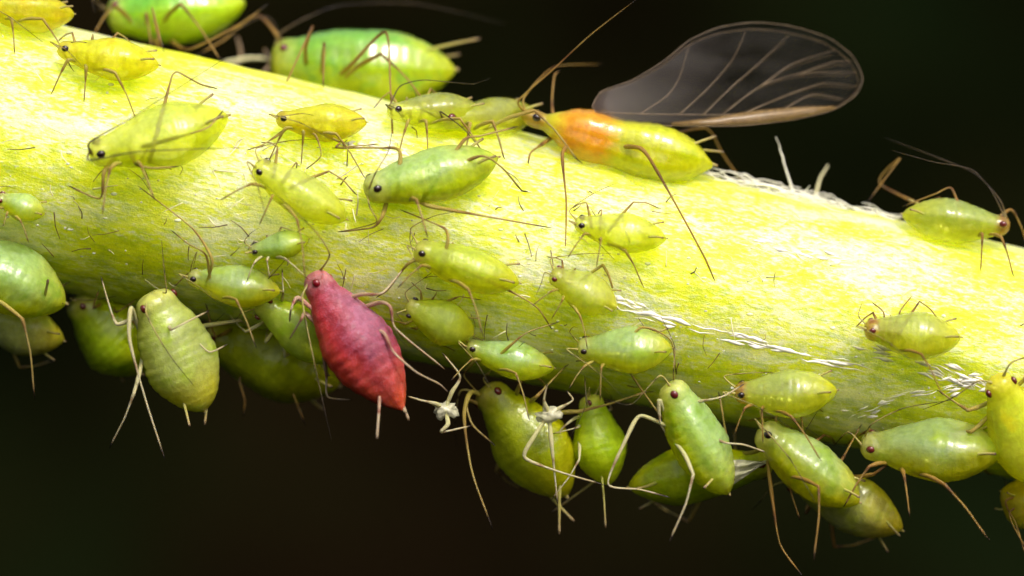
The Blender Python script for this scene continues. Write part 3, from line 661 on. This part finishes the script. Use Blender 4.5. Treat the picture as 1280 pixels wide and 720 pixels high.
A('tiny nymph with greyish head among a clutter of legs above the pink aphid', (314, 314), (386, 300), 36, 'green', k=1.35, eye='black_eye', leg='pale_leg')
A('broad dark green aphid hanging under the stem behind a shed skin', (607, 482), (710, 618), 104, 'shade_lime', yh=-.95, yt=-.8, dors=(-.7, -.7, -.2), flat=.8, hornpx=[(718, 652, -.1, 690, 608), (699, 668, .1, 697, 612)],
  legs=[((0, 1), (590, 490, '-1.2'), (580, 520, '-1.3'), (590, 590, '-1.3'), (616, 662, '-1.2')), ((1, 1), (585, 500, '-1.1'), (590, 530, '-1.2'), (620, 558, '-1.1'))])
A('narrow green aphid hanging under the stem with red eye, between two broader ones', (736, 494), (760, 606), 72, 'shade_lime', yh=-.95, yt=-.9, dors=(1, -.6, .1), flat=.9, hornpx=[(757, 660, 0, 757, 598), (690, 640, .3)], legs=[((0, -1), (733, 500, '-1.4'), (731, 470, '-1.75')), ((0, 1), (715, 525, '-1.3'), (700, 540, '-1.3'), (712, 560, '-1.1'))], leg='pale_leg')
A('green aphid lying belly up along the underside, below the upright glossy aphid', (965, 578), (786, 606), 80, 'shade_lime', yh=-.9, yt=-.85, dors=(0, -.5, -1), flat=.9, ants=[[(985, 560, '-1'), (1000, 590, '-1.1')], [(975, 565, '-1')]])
A('upright glossy green aphid with red eye clinging below the stem', (834, 480), (908, 618), 76, 'green', yh=-1.95, yt=-1.65, dors=(1, -.45, .45), prof=LEAN, leg='pale_leg', groove=.02,
  ants=[[(824, 470, '-2.2'), (790, 505, '-2.1'), (760, 500, '-1.9')], [(842, 460, '-2.2'), (843, 432, '-2.1'), (826, 395, '-2.0')]],
  legs=[((0, 1), (824, 500, '-2.1'), (826, 530, '-2.0'), (842, 555, '-1.8')), ((1, 1), (800, 520, '-1.9'), (782, 550, '-2.0'), (760, 605, '-2.0'), (800, 612, '-1.95'), (838, 622, '-1.9')),
        ((2, -1), (905, 553, '-2.1'), (930, 556, '-2.0'), (965, 568, '-1.8')), ((0, -1), (885, 500, '-2.1'), (905, 495, '-2.1'), (930, 480, '-2'))], horns=True, hornpx=[(880, 610, -.3, 876, 580), (918, 600, -.2, 905, 575)])
A('greyish oval aphid with brown head and two bright glints on its back', (918, 492), (1046, 490), 64, 'amber', k=1.85, eye='black_eye', leg='brown_leg', lift=.45)
A('green aphid head up with silvery streaks on its rear, hanging below the greyish oval aphid', (948, 537), (1072, 630), 76, 'green', yh=-1.7, yt=-1.65, dors=(.6, -.4, .85), prof=LEAN, eye='black_eye', leg='brown_leg', horns=True, groove=.02,
  legs=[((0, 1), (960, 580, '-1.7'), (965, 620, '-1.7'), (975, 680, '-1.6'), (1003, 720, '-1.6')), ((1, 1), (985, 600, '-1.7'), (990, 620, '-1.7'), (1000, 650, '-1.6'))])
A('dark olive aphid hanging lowest, half behind the silvery-streaked green aphid', (985, 592), (1128, 660), 76, 'grey_green', yh=-.9, yt=-.9, dors=(.1, -.5, -.8), leg='brown_leg', hornpx=[(1110, 690, .1, 1088, 648), (1125, 670, .1)])
A('large smooth yellow-green aphid lying along the lower stem edge', (1076, 558), (1254, 566), 84, 'glass', k=1.75, lift=.42, leg='brown_leg', ants=[[(1060, 540, .4), (1040, 560, .3)], [(1090, 530, .6), (1130, 510, .5), (1190, 500, .3)]])
A('glossy grey-backed aphid with brown head on sunlit stem', (1080, 412), (1200, 424), 64, 'amber', k=1.85, eye='eye', leg='brown_leg', lift=.45, legs=[((0, 1), (1105, 392, .3), (1090, 378, .05)), ((1, 1), (1125, 390, .3), (1140, 370, .05))])
A('amber-headed translucent aphid on the stem crest with long dark antennae swept backwards', (1262, 284), (1128, 270), 62, 'amber', yh=-.85, yt=-.85, dors=(0, -.3, 1), eye='eye', leg='brown_leg', ant='dark_antenna', lift=.45,
  ants=[[(1250, 250, '-.7'), (1220, 218, '-.6'), (1180, 200, '-.4'), (1106, 172, '0')], [(1240, 240, '-.9'), (1215, 212, '-1'), (1165, 202, '-1.1'), (1115, 188, '-1.1')]],
  legs=[((2, -1), (1190, 236, '-.9'), (1170, 242, '-.9'), (1128, 258, '-.7')), ((1, 1), (1100, 230, '.4'), (1125, 198, '.2'), (1082, 256, '.0')), ((0, 1), (1262, 262, '-.6'), (1275, 280, '-.5'), (1285, 310, '-.4'))])
A('pale yellow aphid clinging upright at the tail of the large smooth aphid', (1244, 470), (1310, 610), 84, 'yellow', k=0.70, lift=.45)
A('shaded yellow aphid under the stem below the pale yellow upright aphid', (1330, 650), (1252, 612), 70, 'yellow', yh=-.9, yt=-.9, dors=(0, -.5, -.9), leg='brown_leg', legs=[((1, 1), (1262, 640, '-1.2'), (1285, 690, '-1.1')), ((2, 1), (1258, 625, '-1.2'), (1270, 655, '-1.1'), (1284, 700, '-1.1'))])

# ------------------------------------------------------------------ shed skins
def shed_skin(label, c, y, size, seed, legs):
    base = at(c[0], c[1], y)
    r = bpy.data.objects.new('shed_skin', None); COL.objects.link(r); r.location = base
    set_props(r, label, 'shed skin', 'cast-off aphid skins')
    v, f_ = ball(size, seed, 22, 16, (1.3, 0.8, 0.8))
    v = [p * (1 + 0.75 * noise.noise(p / size * 1.4 + Vector((seed, 0, 0))) + 0.4 * noise.noise(p / size * 4 + Vector((0, seed, 0)))) for p in v]
    mesh_obj('husk', v, f_, M['film'], r)
    for pts in legs:
        p = smooth_path([base] + [at(*q) for q in pts], 7)
        V, F, T = tube(p, lambda t: FEMUR(t) * 0.8, 6); mesh_obj('leg', V, F, M['pale_leg'], r, T, base=base)
    return r
shed_skin('crumpled white shed skin dangling beside the pink aphid tail', (556, 512), -1.75, 0.15, 3, [[(545, 505, -1.9), (525, 500, -1.9), (508, 495, -1.8)], [(560, 530, -1.9), (552, 540, -1.9), (590, 532, -1.7)], [(565, 490, -1.8), (575, 470, -1.8), (552, 440, -1.9)]])
shed_skin('glinting shed skin with spread legs in front of the broad dark green aphid', (686, 518), -1.75, 0.13, 8, [[(668, 545, -1.85), (656, 572, -1.85), (700, 590, -1.75), (755, 606, -1.7)], [(690, 560, -1.8), (694, 600, -1.7), (697, 630, -1.6)], [(680, 500, -1.9), (684, 480, -2.0)], [(700, 510, -1.8), (716, 500, -1.8), (708, 488, -1.8)]])
# the pleated remains: thin folded film
base = at(925, 592, -1.5)
r = bpy.data.objects.new('shed_skin', None); COL.objects.link(r); r.location = base
set_props(r, 'pleated silvery shed skin wedged beside the upright glossy aphid', 'shed skin', 'cast-off aphid skins')
V, F = [], []
NU, NV = 26, 12
for j in range(NV + 1):
    for i in range(NU + 1):
        u = i / NU; v = j / NV
        a = Vector((908 + 58 * u, 612 - 40 * u, 0)); b = Vector((915 + 60 * u, 575 + 2 * u, 0)); p = a.lerp(b, v)
        V.append(at(p.x, p.y, -1.55 + 0.05 * math.sin(v * 13 + u * 3 + 2.5 * noise.noise(Vector((u * 3, v * 3, 5)))) * (1 - 0.4 * u) + 0.12 * noise.noise(Vector((u * 4, v * 4, 0)))))
for j in range(NV):
    for i in range(NU):
        a = j * (NU + 1) + i; F.append((a, a + 1, a + NU + 2, a + NU + 1))
h = mesh_obj('husk', V, F, M['film'], r, base=base); h.modifiers.new('thickness', 'SOLIDIFY').thickness = 0.012

# ------------------------------------------------------------------ crumbs: bits of cast legs and hairs lying on the stem
for nm, mk, cnt, rr in (('dark_crumbs', 'bit_dark', 80, (0.006, 0.012)), ('pale_crumbs', 'bit_pale', 110, (0.007, 0.015))):
    V, F, T = [], [], []
    for k in range(cnt):
        px = random.uniform(0, 1000) if random.random() < .8 else random.uniform(0, 1280); cy = 182 + .214 * px
        p = on_stem(px, cy + random.uniform(-135, 140), 0.02)
        n = skin_normal(p); d = Vector((random.gauss(0, 1), random.gauss(0, 1), random.gauss(0, 1))); d = (d - n * d.dot(n)).normalized()
        l = random.uniform(0.06, 0.45); q = p + d * l + n * random.uniform(0, .1); mdl = p.lerp(q, .5) + n * random.uniform(0.0, .03) + d.cross(n) * random.gauss(0, .02)
        r0 = random.uniform(*rr); tube(smooth_path([p, mdl, q], 4), lambda t: r0 * (1 - .5 * t), 5, V, F, T)
    set_props(mesh_obj(nm, V, F, M[mk], root), kind='stuff')

# honeydew: minute clear beads added over the stem's skin to read as glints
m, N, L, P = new_mat('sparkle')
tc = N.new('ShaderNodeTexCoord'); r = ramp(N, [(0.3, (0.85, 0.86, 0.70)), (0.7, (0.95, 0.95, 0.88))]); L.new(noise_tex(N, L, tc.outputs['Object'], 5.0, 2), r.inputs[0]); L.new(r.outputs[0], P.inputs['Base Color'])
P.inputs['Roughness'].default_value = 0.12; P.inputs['Transmission Weight'].default_value = 0.5; P.inputs['IOR'].default_value = 1.4
V, F = [], []
for k in range(260):
    px = random.uniform(-10, 1290); cy = 182 + .214 * px
    p = on_stem(px, cy + random.uniform(-140, 120), 0.006)
    v, f_ = ball(random.choice((random.uniform(0.008, 0.018), random.uniform(0.012, 0.034))), k, 8, 5, (random.uniform(0.8, 1.8), 0.7, random.uniform(0.6, 1.0)))
    b0 = len(V); V += [q + p for q in v]; F += [tuple(i + b0 for i in q) for q in f_]
set_props(mesh_obj('sparkle_beads', V, F, m, root), kind='stuff')
